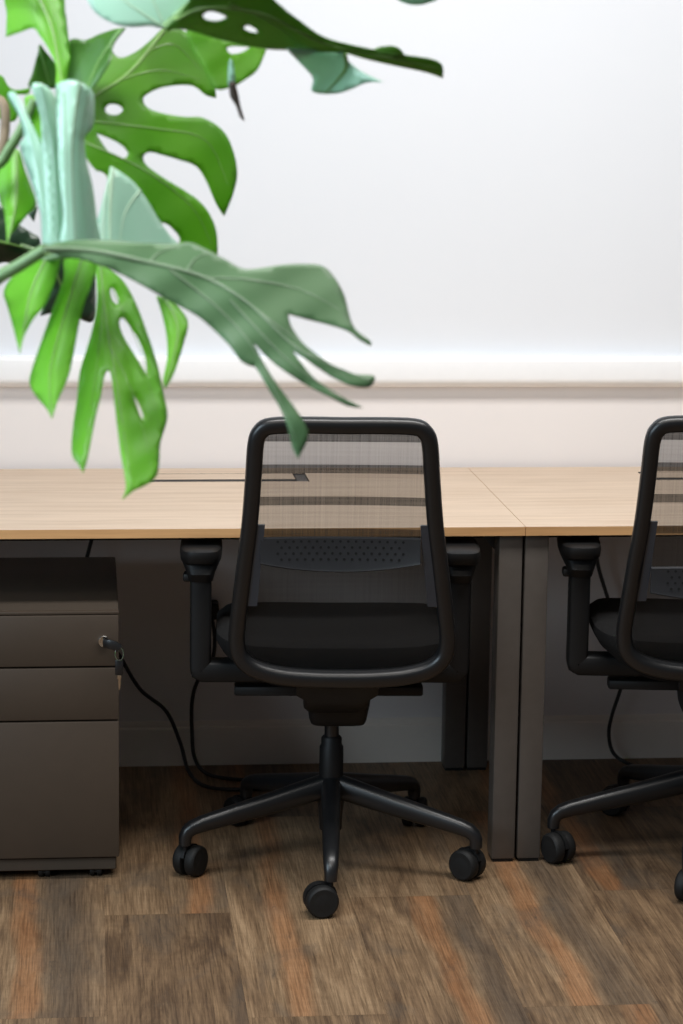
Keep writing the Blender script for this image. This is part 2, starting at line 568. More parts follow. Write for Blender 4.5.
def desk(label, x0, x1, fx0, fx1):
    t = thing('office_desk', label, 'desk', (0, 0, 0), group='oak desks along the wall')
    tabletop(t, x0, x1, fx0, fx1)
    lw = 0.0505
    for xa in (x0 + 0.0022, x1 - 0.0022 - lw):
        for ya, yb in ((DF + 0.012, DF + 0.072), (DB - 0.078, DB - 0.020)):
            bm = bmesh.new()
            box(bm, xa, xa + lw, ya, yb, 0.007, TOP - TH - 0.003, 0.003, 2)
            lg = link('leg', bm, M['steel'], t)
            bm = bmesh.new()
            box(bm, xa + 0.003, xa + lw - 0.003, ya + 0.003, yb - 0.003, 0.0, 0.0075)
            link('foot_glide', bm, M['black'], lg, smooth=False)
        bm = bmesh.new()
        box(bm, xa, xa + lw, DF + 0.0725, DB - 0.0785, TOP - TH - 0.045, TOP - TH - 0.003, 0.003, 2)
        link('side_rail', bm, M['steel_dark'], t)
    for ya in (-0.60, -0.30):
        bm = bmesh.new()
        box(bm, x0 + 0.052, x1 - 0.052, ya, ya + 0.04, TOP - TH - 0.045, TOP - TH - 0.003, 0.002, 1)
        link('crossbeam', bm, M['steel_dark'], t)
    return t


desk('oak-topped desk on grey steel legs with a drawer pedestal under its left end', -1.56, -0.0005, -0.80, -0.403)
desk('oak-topped grey-legged desk to the right of the joint between the tops', 0.0005, 1.56, 0.402, 0.80)

# ================================================================== PEDESTAL
PX0, PX1, PY0, PD = -1.275, -0.855, -0.862, 0.58
ped = thing('drawer_pedestal', 'taupe steel three-drawer pedestal on castors under the left desk', 'drawer unit', ((PX0 + PX1) / 2, PY0 + PD / 2, 0))
hx = (PX1 - PX0) / 2
fy = -PD / 2
bm = bmesh.new()
box(bm, -hx, hx, fy + 0.020, PD / 2, 0.046, 0.577, 0.003, 2)
link('body', bm, M['taupe_dark'], ped)
bm = bmesh.new()
box(bm, -hx, hx, fy + 0.002, fy + 0.0205, 0.5705, 0.577, 0.0015, 2)
link('top_lip', bm, M['taupe'], ped)
bm = bmesh.new()
box(bm, -hx + 0.006, hx - 0.007, fy + 0.012, PD / 2 - 0.01, 0.018, 0.0455, 0.002, 1)
link('plinth', bm, M['taupe_dark'], ped)
for z0, z1 in ((0.461, 0.569), (0.3465, 0.4575), (0.049, 0.343)):
    bm = bmesh.new()
    box(bm, -hx + 0.0005, hx - 0.0005, fy, fy + 0.0195, z0, z1, 0.0025, 2)
    d = link('drawer', bm, M['taupe'], ped)
    if z0 > 0.46:
        bm = bmesh.new()
        lx = -0.886 - (PX0 + PX1) / 2
        lathe(bm, [(0.0125, 0.0), (0.0125, -0.003), (0.011, -0.0055), (0.0085, -0.0055), (0.008, -0.004), (0.0005, -0.004)], (lx, fy - 0.0002, 0.514), 'Y', 28)
        lk = link('lock', bm, M['chrome'], d)
        lk['label'] = 'chrome lock cylinder'
for x in (-hx + 0.05, 0.052, hx - 0.05):
    for y in (fy + 0.030, PD / 2 - 0.05):
        if abs(x) < 0.1 and y > 0:
            continue
        bm = bmesh.new()
        for s in (-1, 1):
            lathe(bm, [(0.004, -0.005), (0.0125, -0.005), (0.0138, -0.003), (0.0138, 0.003), (0.0125, 0.005), (0.004, 0.005)], (x + s * 0.0075, y, 0.014), 'X', 20)
        box(bm, x - 0.003, x + 0.003, y - 0.011, y + 0.011, 0.010, 0.0185)
        cs = link('castor', bm, M['tyre'], ped)
        cs['label'] = 'small black castor'

# keys in the lock
ks = thing('key_set', 'black-headed key in the pedestal lock with a spare key hanging from it', 'keys', (-0.886, PY0 - 0.006, 0.514))
bm = bmesh.new()   # key turned in the lock: shank plus folded plastic bow
sweep(bm, [(0, 0.004, 0), (0, -0.012, 0)], (0.0045, 0.0015), 8, 4, side=(0, 0, 1))
sweep(bm, catmull([(0, -0.010, 0), (0.010, -0.017, -0.0005), (0.023, -0.020, -0.004), (0.032, -0.021, -0.010)], 4),
      [(0.0085, 0.0035)] * 4 + [(0.010, 0.0035)] * 5 + [(0.009, 0.0035)] * 4, 12, 4, side=(0, 0, 1))
link('key_in_lock', bm, M['black_satin'], ks)
bm = bmesh.new()
sweep(bm, [(0.031 + 0.0085 * math.cos(a), -0.0215 + 0.004 * math.sin(a), -0.021 + 0.0125 * math.sin(a)) for a in [i * PI / 12 for i in range(24)]], 0.0009, 6, closed=True)
kr = link('key_ring', bm, M['chrome'], ks)
kr['label'] = 'thin chrome split ring'
bm = bmesh.new()
box(bm, 0.0225, 0.0395, -0.0245, -0.0185, -0.066, -0.032, 0.003, 2)
sp = link('spare_key', bm, M['black_satin'], ks)
bm = bmesh.new()
box(bm, 0.0268, 0.0356, -0.0235, -0.0195, -0.0735, -0.0655, 0.0008, 1)
pts = [(-0.0030, -0.0735), (0.0035, -0.0735), (0.003, -0.079), (0.0038, -0.082), (0.0025, -0.085), (0.0034, -0.089), (0.0018, -0.093), (0.001, -0.097), (-0.001, -0.097), (-0.0025, -0.090)]
vs = [[bm.verts.new((0.0312 + px * 0.75, yy, pz)) for px, pz in pts] for yy in (-0.0225, -0.0208)]
bm.faces.new(vs[0])
bm.faces.new(vs[1])
for i in range(len(pts)):
    j = (i + 1) % len(pts)
    bm.faces.new((vs[0][i], vs[0][j], vs[1][j], vs[1][i]))
kb = link('key_blade', bm, M['brass'], sp, smooth=False)
kb['label'] = 'bare metal key blade'

# ================================================================== CHAIRS
def fy_back(z):
    return -0.25 - 0.2 * (z - 0.49)


def fx_back(z):
    return 0.009 * (1.0 - z) / 0.5


def make_chair(label, loc, rotz, base_deg, swivels, lumbar_dz):
    t = thing('office_chair', label, 'chair', loc, rotz, 'black mesh office chairs')
    # --- backrest frame loop (seen from behind: narrow rounded top, wide round bottom)
    half = [(0, 1.003), (0.07, 1.0035), (0.138, 1.0015), (0.160, 0.990), (0.1695, 0.965), (0.1745, 0.90), (0.183, 0.80), (0.194, 0.715),
            (0.208, 0.60), (0.2115, 0.555), (0.204, 0.519), (0.175, 0.494), (0.125, 0.480), (0.06, 0.4745), (0, 0.4735)]
    loop = half + [(-x, z) for x, z in reversed(half[1:-1])]
    pts = catmull([(x + fx_back(z), fy_back(z) - 0.010 * (1 - (x / 0.21) ** 2) * max(0, 1 - abs(z - 0.6) / 0.4), z) for x, z in loop], 4, True)
    sizes = []
    for p in pts:
        low = max(0.0, min(1.0, (0.56 - p.z) / 0.08))
        sizes.append((0.0165 + 0.002 * low, 0.0155 + 0.004 * low))
    bm = bmesh.new()
    # width axis = in-plane outwards
    P = pts
    k = len(P)
    rings = []
    cen = V((0, fy_back(0.75), 0.75))
    nrm = V((0, -1, -0.2)).normalized()
    for i in range(k):
        tg = (P[(i + 1) % k] - P[i - 1]).normalized()
        out = tg.cross(nrm).normalized()
        if out.dot(P[i] - cen) < 0:
            out = -out
        rings.append([bm.verts.new(c) for c in ring(P[i], out, nrm, sizes[i][0], sizes[i][1], 16, 2.5)])
    for i in range(k):
        a, b2 = rings[i], rings[(i + 1) % k]
        for j in range(16):
            bm.faces.new((a[j], a[(j + 1) % 16], b2[(j + 1) % 16], b2[j]))
    link('backrest_frame', bm, M['black_satin'], t)
    # --- mesh stretched inside the frame
    bm = bmesh.new()
    rows = []
    for zi in range(33):
        z = 0.480 + (0.998 - 0.480) * zi / 32
        # half width of loop at z
        hw = 0
        for (xa, za), (xb, zb) in zip(half, half[1:]):
            if min(za, zb) <= z <= max(za, zb) and abs(za - zb) > 1e-6:
                hw = max(hw, xa + (xb - xa) * (z - za) / (zb - za))
        hw = max(hw, 0.06)
        rows.append([bm.verts.new((hw * s + fx_back(z), fy_back(z) + 0.006 + 0.016 * (1 - s * s) * math.sin(PI * zi / 32), z)) for s in [q / 8 - 1 for q in range(17)]])
    for a, b2 in zip(rows, rows[1:]):
        for j in range(16):
            bm.faces.new((a[j], a[j + 1], b2[j + 1], b2[j]))
    link('backrest_mesh', bm, M['mesh'], t)
    # --- perforated lumbar support riding on two side brackets
    bm = bmesh.new()
    z1 = 0.773 + lumbar_dz
    hwL = 0.158
    rows = []
    for s in [q / 20 - 1 for q in range(41)]:
        zb = 0.722 + lumbar_dz - 0.018 * (1 - s ** 2)
        y0 = fy_back(0.74) - 0.014 + 0.012 * (1 - s * s)
        rows.append([bm.verts.new((hwL * s, y0 + 0.010 + 0.2 * 0.0, z1)), bm.verts.new((hwL * s, y0, z1 - 0.002)), bm.verts.new((hwL * s, y0 + 0.0008, zb + 0.006)),
                     bm.verts.new((hwL * s, y0 - 0.0012, zb)), bm.verts.new((hwL * s, y0 + 0.012, zb - 0.004))])
    for a, b2 in zip(rows, rows[1:]):
        for j in range(5):
            bm.faces.new((a[j], a[(j + 1) % 5], b2[(j + 1) % 5], b2[j]))
    bm.faces.new(rows[0])
    bm.faces.new(rows[-1])
    for r in range(4):
        for c in range(-8, 9):
            x = c * 0.0155 + (0.00775 if r % 2 else 0)
            if abs(x) > 0.128:
                continue
            s = x / hwL
            yy = fy_back(0.74) - 0.014 + 0.012 * (1 - s * s) - 0.0006
            zz = 0.765 + lumbar_dz - 0.012 * r
            if zz < 0.722 + lumbar_dz - 0.018 * (1 - s * s) + 0.009:
                continue
            bm.faces.new([bm.verts.new((x + 0.0027 * math.cos(q * PI / 5), yy, zz + 0.0027 * math.sin(q * PI / 5))) for q in range(10)]).material_index = 1
    lum = link('lumbar_support', bm, [M['lumbar'], M['hole']], t)
    for s in (-1, 1):
        bm = bmesh.new()
        a, b2 = 0.163, 0.172
        yy = fy_back(0.7) + 0.014
        prof = [(a - 0.010, 0.800), (a + 0.006, 0.800), (b2 + 0.022, 0.630), (b2 - 0.002, 0.630)]
        vv = [[bm.verts.new((s * px + fx_back(pz), fy_back(pz) + dy, pz)) for px, pz in prof] for dy in (-0.008, 0.004)]
        bm.faces.new(vv[0])
        bm.faces.new(vv[1])
        for i in range(4):
            bm.faces.new((vv[0][i], vv[0][(i + 1) % 4], vv[1][(i + 1) % 4], vv[1][i]))
        link('lumbar_bracket', bm, M['bracket'], t, smooth=False)
    # --- seat
    bm = bmesh.new()
    layers = [(0.418, 0.13, 0.15), (0.428, 0.160, 0.19), (0.455, 0.200, 0.22), (0.485, 0.234, 0.24), (0.508, 0.248, 0.247), (0.526, 0.247, 0.245), (0.537, 0.234, 0.233), (0.5405, 0.20, 0.20), (0.5415, 0.12, 0.13)]
    prev = None
    for z, a, b2 in layers:
        rg = []
        for q in range(48):
            th = 2 * PI * q / 48
            c, s = math.cos(th), math.sin(th)
            x = a * math.copysign(abs(c) ** 0.55, c)
            y = b2 * math.copysign(abs(s) ** 0.55, s)
            drop = 0.018 * max(0, (y / 0.243)) ** 3
            rg.append(bm.verts.new((x, 0.035 + y, z - drop - 0.006 * (1 - (x / 0.24) ** 2) * (z > 0.53))))
        if prev:
            for q in range(48):
                bm.faces.new((prev[q], prev[(q + 1) % 48], rg[(q + 1) % 48], rg[q]))
        else:
            bm.faces.new(rg)
        prev = rg
    bm.faces.new(prev)
    link('seat', bm, M['seat'], t)
    # --- tilt mechanism with the upright that carries the backrest
    bm = bmesh.new()
    prev = None
    for z, w, ya, yb in ((0.329, 0.052, -0.085, 0.07), (0.332, 0.058, -0.095, 0.075), (0.342, 0.061, -0.105, 0.078), (0.375, 0.066, -0.125, 0.08), (0.425, 0.070, -0.15, 0.08)):
        rg = [bm.verts.new(c) for c in ring(V((0.010, (ya + yb) / 2, z)), V((1, 0, 0)), V((0, 1, 0)), w, (yb - ya) / 2, 28, 6)]
        if prev:
            for q in range(28):
                bm.faces.new((prev[q], prev[(q + 1) % 28], rg[(q + 1) % 28], rg[q]))
        else:
            bm.faces.new(rg)
        prev = rg
    bm.faces.new(prev)
    sweep(bm, catmull([(0, -0.06, 0.385), (0, -0.14, 0.395), (0, -0.205, 0.42), (0, -0.245, 0.465)], 5), [(0.062, 0.022)] * 6 + [(0.066, 0.018)] * 6 + [(0.085, 0.014)] * 4, 20, 5, side=(1, 0, 0))
    link('tilt_mechanism', bm, M['black'], t)
    for s, x1 in ((-1, 0.208), (1, 0.192)):
        bm = bmesh.new()
        sweep(bm, [(s * 0.05, 0.0, 0.388), (s * 0.10, 0.0, 0.388), (s * (x1 - 0.004), 0.0, 0.388), (s * x1, 0.0, 0.388)], [(0.0115, 0.022), (0.0115, 0.022), (0.0115, 0.022), (0.009, 0.019)], 16, 6, side=(0, 0, 1))
        link('lever', bm, M['black'], t)
    # --- gas column
    bm = bmesh.new()
    lathe(bm, [(0.0155, 0.28), (0.0155, 0.342)], n=24)
    gc = link('gas_column', bm, M['black_satin'], t)
    bm = bmesh.new()
    lathe(bm, [(0.026, 0.19), (0.0255, 0.262), (0.022, 0.268), (0.022, 0.281), (0.019, 0.285), (0.016, 0.285)], n=28)
    link('sleeve', bm, M['black'], gc)
    # --- five star base
    bm = bmesh.new()
    lathe(bm, [(0.018, 0.075), (0.024, 0.080), (0.026, 0.12), (0.030, 0.15), (0.032, 0.185), (0.030, 0.195), (0.026, 0.197)], n=32)
    angs = [math.radians(base_deg + 72 * i) for i in range(5)]
    for a in angs:
        d = V((math.cos(a), math.sin(a), 0))
        zp = [(0.015, 0.1755), (0.06, 0.165), (0.14, 0.146), (0.22, 0.129), (0.285, 0.1145), (0.306, 0.108), (0.317, 0.100), (0.322, 0.089), (0.3225, 0.072)]
        sz = [(0.022, 0.026), (0.021, 0.025), (0.0195, 0.0225), (0.0180, 0.0195), (0.0165, 0.0170), (0.016, 0.0155), (0.015, 0.0145), (0.014, 0.0135), (0.013, 0.0125)]
        sweep(bm, [tuple(d * r + V((0, 0, z))) for r, z in zp], sz, 16, 2.6, side=(-d.y, d.x, 0))
    link('star_base', bm, M['black_satin'], t)
    for a, sw in zip(angs, swivels):
        d = V((math.cos(a), math.sin(a), 0)) * 0.322
        rot = Matrix.Rotation(math.radians(sw), 4, 'Z')
        bm = bmesh.new()
        lathe(bm, [(0.0055, 0.048), (0.0055, 0.074)], n=14)
        prof = [(-0.013, 0.046), (-0.009, 0.057), (0.002, 0.067), (0.020, 0.069), (0.038, 0.0645), (0.050, 0.053), (0.054, 0.039), (0.024, 0.022), (0.004, 0.030)]
        vv = [[bm.verts.new((px, yy, pz)) for px, pz in prof] for yy in (-0.0042, 0.0042)]
        bm.faces.new(vv[0])
        bm.faces.new(vv[1])
        for i in range(len(prof)):
            j = (i + 1) % len(prof)
            bm.faces.new((vv[0][i], vv[0][j], vv[1][j], vv[1][i]))
        bmesh.ops.transform(bm, matrix=Matrix.Translation(d) @ rot, verts=bm.verts)
        ca = link('castor', bm, M['black'], t)
        for s in (-1, 1):
            bm = bmesh.new()
            lathe(bm, [(0.003, s * 0.0045), (0.030, s * 0.0045), (0.0328, s * 0.0058), (0.0336, s * 0.0095), (0.0336, s * 0.019), (0.0320, s * 0.0235), (0.0285, s * 0.0265)], (0.020, 0, 0.0336), 'Y', 32)
            lathe(bm, [(0.0285, s * 0.0264), (0.0275, s * 0.0256), (0.012, s * 0.0272), (0.002, s * 0.0275)], (0.020, 0, 0.0336), 'Y', 32, 1)
            bmesh.ops.transform(bm, matrix=Matrix.Translation(d) @ rot, verts=bm.verts)
            link('wheel', bm, [M['tyre'], M['rim']], ca)
    # --- armrests: L-shaped post bolted under the seat, height sleeve and pad
    for s in (-1, 1):
        ar = None
        bm = bmesh.new()
        y = -0.03
        ax = s * 0.2705 - 0.0085
        path = catmull([(s * 0.10, y, 0.437), (s * 0.18, y, 0.437), (ax - s * 0.010, y, 0.437), (ax - s * 0.002, y, 0.439), (ax, y, 0.447), (ax, y, 0.50), (ax, y, 0.58), (ax, y, 0.655)], 4)
        sweep(bm, path, (0.030, 0.0225), 16, 6, side=(0, 1, 0))
        ar = link('armrest', bm, M['black'], t)
        bm = bmesh.new()
        prev = None
        for z, w, l in ((0.632, 0.026, 0.036), (0.650, 0.030, 0.05), (0.668, 0.040, 0.085), (0.676, 0.043, 0.105), (0.690, 0.0445, 0.112), (0.700, 0.043, 0.110), (0.704, 0.036, 0.102)):
            rg = [bm.verts.new(c) for c in ring(V((ax, y + 0.045 * (z > 0.66), z)), V((1, 0, 0)), V((0, 1, 0)), w, l, 32, 3.6)]
            if prev:
                for q in range(32):
                    bm.faces.new((prev[q], prev[(q + 1) % 32], rg[(q + 1) % 32], rg[q]))
            else:
                bm.faces.new(rg)
            prev = rg
        bm.faces.new(prev)
        link('arm_pad', bm, M['black'], ar)
        bm = bmesh.new()
        box(bm, ax - 0.037, ax + 0.037 * 0.6, y - 0.018, y + 0.018, 0.628, 0.646, 0.005, 2)
        link('height_button', bm, M['black'], ar)
    return t


make_chair('black mesh-back office chair in front of the left desk, whole in view', (-0.403, -0.79, 0), -0.062, -92.0,
           [190, 140, 80, 130, 58], 0.0)
make_chair('black mesh-back office chair at the right desk, its lumbar plate set lower', (0.405, -0.79, 0), -0.125, 187.2,
           [-58, 60, 190, 100, 150], -0.068)

# ================================================================== CABLES
def cable(label, pts, r=0.0047):
    bm = bmesh.new()
    sweep(bm, catmull(pts, 8), r, 8)
    return tag(link('cable', bm, M['cable']), label, 'cable')


cable('black cable drooping from behind the drawer pedestal down to the floor',
      [(-0.885, -0.10, 0.712), (-0.905, -0.10, 0.60), (-0.925, -0.10, 0.50), (-0.905, -0.10, 0.40), (-0.845, -0.10, 0.302), (-0.795, -0.10, 0.217), (-0.733, -0.105, 0.163),
       (-0.700, -0.12, 0.09), (-0.680, -0.16, 0.028), (-0.645, -0.205, 0.005), (-0.575, -0.24, 0.005), (-0.47, -0.22, 0.005), (-0.36, -0.12, 0.005)])
cable('black cable hanging behind the left armrest of the chair at the left desk',
      [(-0.622, -0.045, 0.385), (-0.614, -0.06, 0.33), (-0.622, -0.065, 0.27), (-0.655, -0.06, 0.225), (-0.668, -0.05, 0.17), (-0.668, -0.05, 0.10), (-0.662, -0.07, 0.035), (-0.63, -0.11, 0.005), (-0.55, -0.16, 0.005), (-0.45, -0.15, 0.005)])
cable('black cable hanging behind the chair at the right desk',
      [(0.334, -0.06, 0.712), (0.322, -0.06, 0.67), (0.322, -0.06, 0.61), (0.320, -0.05, 0.52), (0.35, -0.05, 0.42), (0.392, -0.05, 0.30), (0.396, -0.045, 0.21), (0.372, -0.045, 0.12), (0.366, -0.045, 0.07), (0.378, -0.050, 0.025), (0.41, -0.075, 0.005), (0.46, -0.16, 0.005), (0.52, -0.24, 0.005)])
bm = bmesh.new()
box(bm, -0.641, -0.603, -0.048, -0.001, 0.372, 0.414, 0.006, 3)
sweep(bm, [(-0.622, -0.040, 0.374), (-0.622, -0.044, 0.362)], 0.0055, 10)
tag(link('power_plug', bm, M['black']), 'black power plug on the wall behind the left armrest post', 'plug')

# ================================================================== PLANT
D0 = 2.65
plant = thing('monstera_plant', 'large green monstera with split leaves hanging over the desks', 'plant', (-1.38, -3.05, 0.0))


def smooth_outline(P, n=4):
    """closed outline: smooth through the points, keep sharp tips sharp"""
    P = [V((p[0], p[1])) for p in P]
    k = len(P)
    sharp = []
    for i in range(k):
        a, b2 = (P[i - 1] - P[i]), (P[(i + 1) % k] - P[i])
        sharp.append(a.length > 0 and b2.length > 0 and a.angle(b2) < math.radians(75))
    out = []
    for i in range(k):
        p1, p2 = P[i], P[(i + 1) % k]
        p0 = p1 if sharp[i] else P[i - 1]
        p3 = p2 if sharp[(i + 1) % k] else P[(i + 2) % k]
        for j in range(n):
            t = j / n
            out.append(0.5 * ((2 * p1) + (p2 - p0) * t + (2 * p0 - 5 * p1 + 4 * p2 - p3) * t * t + (3 * p1 - p0 - 3 * p2 + p3) * t ** 3))
    return out


def inside(p, poly):
    r = False
    x, y = p[0], p[1]
    for i in range(len(poly)):
        a, b2 = poly[i], poly[i - 1]
        if (a[1] > y) != (b2[1] > y) and x < (b2[0] - a[0]) * (y - a[1]) / (b2[1] - a[1]) + a[0]:
            r = not r
    return r


def seg_dist(p, line):
    best, side = 1e9, 1
    for a, b2 in zip(line, line[1:]):
        a, b2 = V(a), V(b2)
        d = b2 - a
        t = max(0, min(1, (p - a).dot(d) / max(d.length_squared, 1e-9)))
        q = (p - (a + d * t))
        if q.length < best:
            best = q.length
            side = 1 if d.cross(p - a) >= 0 else -1
    return best * side


def leaf(outline, mat, depth, gx=0.0, gy=0.0, holes=(), mid=None, fold=0.0, curl=0.0, ripple=0.0, rl=38.0, veins=(), vmat='vein', vr=0.0018, thick=0.0011, parent=None, name='leaf'):
    """a leaf blade: outline traced in photo pixels, laid on its own bent surface in space
    depth in metres at the outline's centre, gx/gy metres of depth per 100 px, fold = V-fold about the midrib, curl = bow"""
    ol = smooth_outline(outline)
    hl = [smooth_outline(h) for h in holes]
    cx = sum(p[0] for p in ol) / len(ol)
    cy = sum(p[1] for p in ol) / len(ol)
    md = [V(p) for p in (mid or [])]

    def dep(p):
        d = depth + gx * (p[0] - cx) / 100 + gy * (p[1] - cy) / 100
        if md:
            s = seg_dist(V((p[0], p[1])), md) / 100
            d += fold * (math.sqrt(s * s + 0.0025) - 0.05) + curl * s * s
        if ripple:
            d += ripple * math.sin(((p[0] - cx) * 0.6 + (p[1] - cy)) * 2 * PI / rl) + 0.5 * ripple * math.sin((p[0] - cx) * 2 * PI / (rl * 1.7))
        return d
    verts, edges = [], []
    for lp in [ol] + hl:
        s = len(verts)
        verts += [V((p[0], p[1])) for p in lp]
        edges += [(s + i, s + (i + 1) % len(lp)) for i in range(len(lp))]
    x0, x1 = min(p[0] for p in ol), max(p[0] for p in ol)
    y0, y1 = min(p[1] for p in ol), max(p[1] for p in ol)
    st = 6.5
    yy, row = y0, 0
    while yy < y1:
        xx = x0 + (st / 2 if row % 2 else 0)
        while xx < x1:
            p = V((xx, yy))
            if inside(p, ol) and not any(inside(p, h) for h in hl) and min((p - q).length for lp in [ol] + hl for q in lp) > 2.6:
                verts.append(p)
            xx += st
        yy += st * 0.87
        row += 1
    r = delaunay_2d_cdt(verts, edges, [], 0, 1e-4)
    vo, fo = r[0], r[2]
    bm = bmesh.new()
    base = plant.location
    bv = [bm.verts.new(at(p[0], p[1], dep(p)) - base) for p in vo]
    for f in fo:
        c = (vo[f[0]] + vo[f[1]] + vo[f[2]]) / 3
        if inside(c, ol) and not any(inside(c, h) for h in hl):
            try:
                bm.faces.new([bv[i] for i in f])
            except ValueError:
                pass
    for v in [v for v in bm.verts if not v.link_faces]:
        bm.verts.remove(v)
    o = link(name, bm, M[mat], parent or plant)
    sm = o.modifiers.new('thickness', 'SOLIDIFY')
    sm.thickness = thick
    sm.offset = 0
    if md or veins:
        bm = bmesh.new()
        for i, ln in enumerate(([mid] if mid else []) + list(veins)):
            pp = catmull([V((p[0], p[1], 0)) for p in ln], 6)
            rr = (vr * 1.5 if (mid and i == 0) else vr * 0.75)
            kk = len(pp)
            sweep(bm, [at(p[0], p[1], dep(p) - 0.0008) - base for p in pp], [rr * (1 - 0.75 * q / (kk - 1)) for q in range(kk)], 7)
        link('vein', bm, M[vmat], o)
    return o


# top leaf: folded blade seen edge-on, pale basal lobe behind its petiole
leaf([(84, -6), (95, 12), (112, 23), (130, 27), (150, 26), (165, 28), (178, 16), (200, -8)], 'leaf_pale', D0 - 0.06, 0.03, 0.02,
     mid=[(200, -10), (165, 28)], curl=0.03, veins=[[(165, 28), (130, 5), (118, -6)], [(165, 28), (155, 5), (150, -6)]], vmat='vein_pale')
leaf([(165, 29), (182, 10), (192, -12), (176, -50), (180, -95), (215, -120), (262, -96), (282, -50), (270, -10), (284, 8), (302, 22), (322, 36), (348, 44), (392, 53), (438, 61), (443, 78), (425, 72), (392, 65), (362, 58), (345, 53),  # part above the view extended to shade the leaf behind
      (322, 52), (290, 50), (268, 49), (245, 45), (215, 38), (188, 30)], 'leaf_deep', D0 - 0.06, 0.04, 0.13,
     holes=[[(203, 15), (210, 11), (222, 14), (227, 18), (218, 21), (207, 20)], [(243, 28), (248, 25), (256, 29), (257, 33), (250, 32)]],
     mid=[(175, 20), (205, 8), (262, 14), (320, 42), (380, 56), (438, 68)], fold=0.05, ripple=0.0014, veins=[[(230, 4), (270, 22), (300, 44)]])
leaf([(286, 49), (318, 50), (342, 52), (349, 62), (362, 72), (383, 82), (366, 83), (347, 91), (330, 94), (312, 91), (313, 78), (301, 64)], 'leaf_pale', D0 + 0.03, -0.05, 0.10,
     mid=[(345, 54), (345, 70), (325, 93)], curl=-0.2, ripple=0.0010)
leaf([(372, 50), (380, 47), (393, 46), (401, 50), (406, 58), (390, 57)], 'leaf_deep', D0 + 0.03, 0.0, 0.1)
leaf([(186, 28), (214, 38), (246, 45), (267, 48), (258, 69), (246, 79), (232, 87), (214, 88), (202, 64), (190, 45)], 'leaf_mid', D0 + 0.06, 0.03, -0.05,
     holes=[[(226, 48), (233, 46), (250, 47), (243, 52), (231, 54)], [(203, 31), (210, 32), (212, 35), (206, 35)]], ripple=0.002)
leaf([(229, 62), (233, 62), (235, 86), (228, 86)], 'leaf_pale', D0 + 0.04, 0, 0.05)
leaf([(228, 82), (235, 82), (236, 86), (238, 93), (241, 108), (245, 121), (240, 117), (236, 106), (230, 96), (229, 84)], 'withered', D0 + 0.04, 0, 0.05, mid=[(232, 84), (236, 98), (244, 120)], curl=0.3, vmat='withered', name='withered_sheath')
# speck of another pale leaf at the very top
leaf([(392, -8), (398, 0), (408, 4), (418, 5), (428, 3), (438, -1), (440, -8)], 'leaf_pale', D0 + 0.05, 0.02, 0.05)

# big fresh green leaf hanging behind the two ribbed ones
leaf([(166, 27), (185, 32), (203, 45), (212, 66), (216, 98), (206, 95), (194, 86), (178, 85), (160, 88), (146, 95), (143, 101), (149, 109), (165, 114), (185, 117), (203, 118),
      (222, 130), (232, 148), (237, 172), (233, 194), (224, 216), (216, 203), (206, 180), (196, 166), (180, 160), (163, 155), (150, 152), (143, 157), (147, 166), (165, 179), (185, 191), (201, 203),
      (212, 219), (217, 238), (215, 262), (196, 262), (172, 240), (150, 210), (118, 186), (92, 166), (80, 140), (80, 108), (66, 92), (60, 64), (66, 42), (80, 42), (97, 36), (112, 30), (123, 28), (113, 46),
      (114, 54), (122, 58), (136, 52), (150, 41)], 'leaf_mid', D0 + 0.12, 0.06, -0.12,
     holes=[[(105, 109), (110, 104), (119, 105), (123, 110), (117, 115), (108, 114)], [(96, 133), (104, 136), (119, 143), (128, 152), (125, 158), (116, 156), (106, 149)],
            [(94, 176), (99, 171), (107, 176), (108, 187), (103, 194), (97, 188)], [(161, 222), (170, 226), (180, 238), (178, 246), (168, 240)]],
     mid=[(166, 28), (130, 72), (92, 98), (84, 108)], fold=0.05, curl=0.03, ripple=0.0017, rl=60,
     veins=[[(120, 80), (160, 70), (200, 80)], [(94, 122), (150, 128), (205, 140), (228, 185)], [(84, 142), (140, 168), (190, 205), (212, 245)], [(150, 50), (175, 45), (200, 70)]])
# glossy shoulder between them
leaf([(70, 40), (86, 40), (100, 34), (118, 29), (126, 28), (114, 44), (110, 62), (96, 84), (84, 96), (68, 90), (64, 62)], 'leaf_deep', D0 + 0.08, -0.14, -0.06, mid=[(122, 29), (100, 60), (84, 94)], curl=-0.35)

# folded pale ribbons standing up over the midrib of the grey-green leaf
leaf([(8, 96), (14, 92), (22, 104), (34, 128), (44, 150), (52, 176), (56, 210), (58, 246), (44, 250), (42, 232), (40, 210), (30, 178), (20, 146), (24, 138), (20, 118)], 'leaf_pale', D0 - 0.08, -0.10, 0.02,
     mid=[(14, 96), (34, 150), (48, 246)], fold=0.16, vmat='leaf_pale')
leaf([(32, 86), (42, 84), (52, 92), (58, 110), (60, 150), (62, 180), (66, 246), (50, 248), (46, 210), (44, 175), (42, 145), (40, 115)], 'leaf_pale', D0 - 0.10, 0.12, 0.0,
     mid=[(40, 86), (52, 150), (58, 246)], fold=0.2, vmat='leaf_pale')
leaf([(56, 92), (58, 84), (70, 80), (84, 84), (93, 94), (94, 112), (92, 128), (84, 138), (86, 160), (92, 185), (96, 215), (98, 250), (62, 250), (64, 215), (60, 180), (58, 140)], 'leaf_pale', D0 - 0.11, 0.10, 0.0,
     mid=[(80, 82), (72, 150), (76, 248)], fold=0.14, curl=0.1, vmat='vein_grey', vr=0.001, veins=[[(64, 92), (66, 160), (68, 246)], [(88, 96), (80, 160), (88, 246)]])
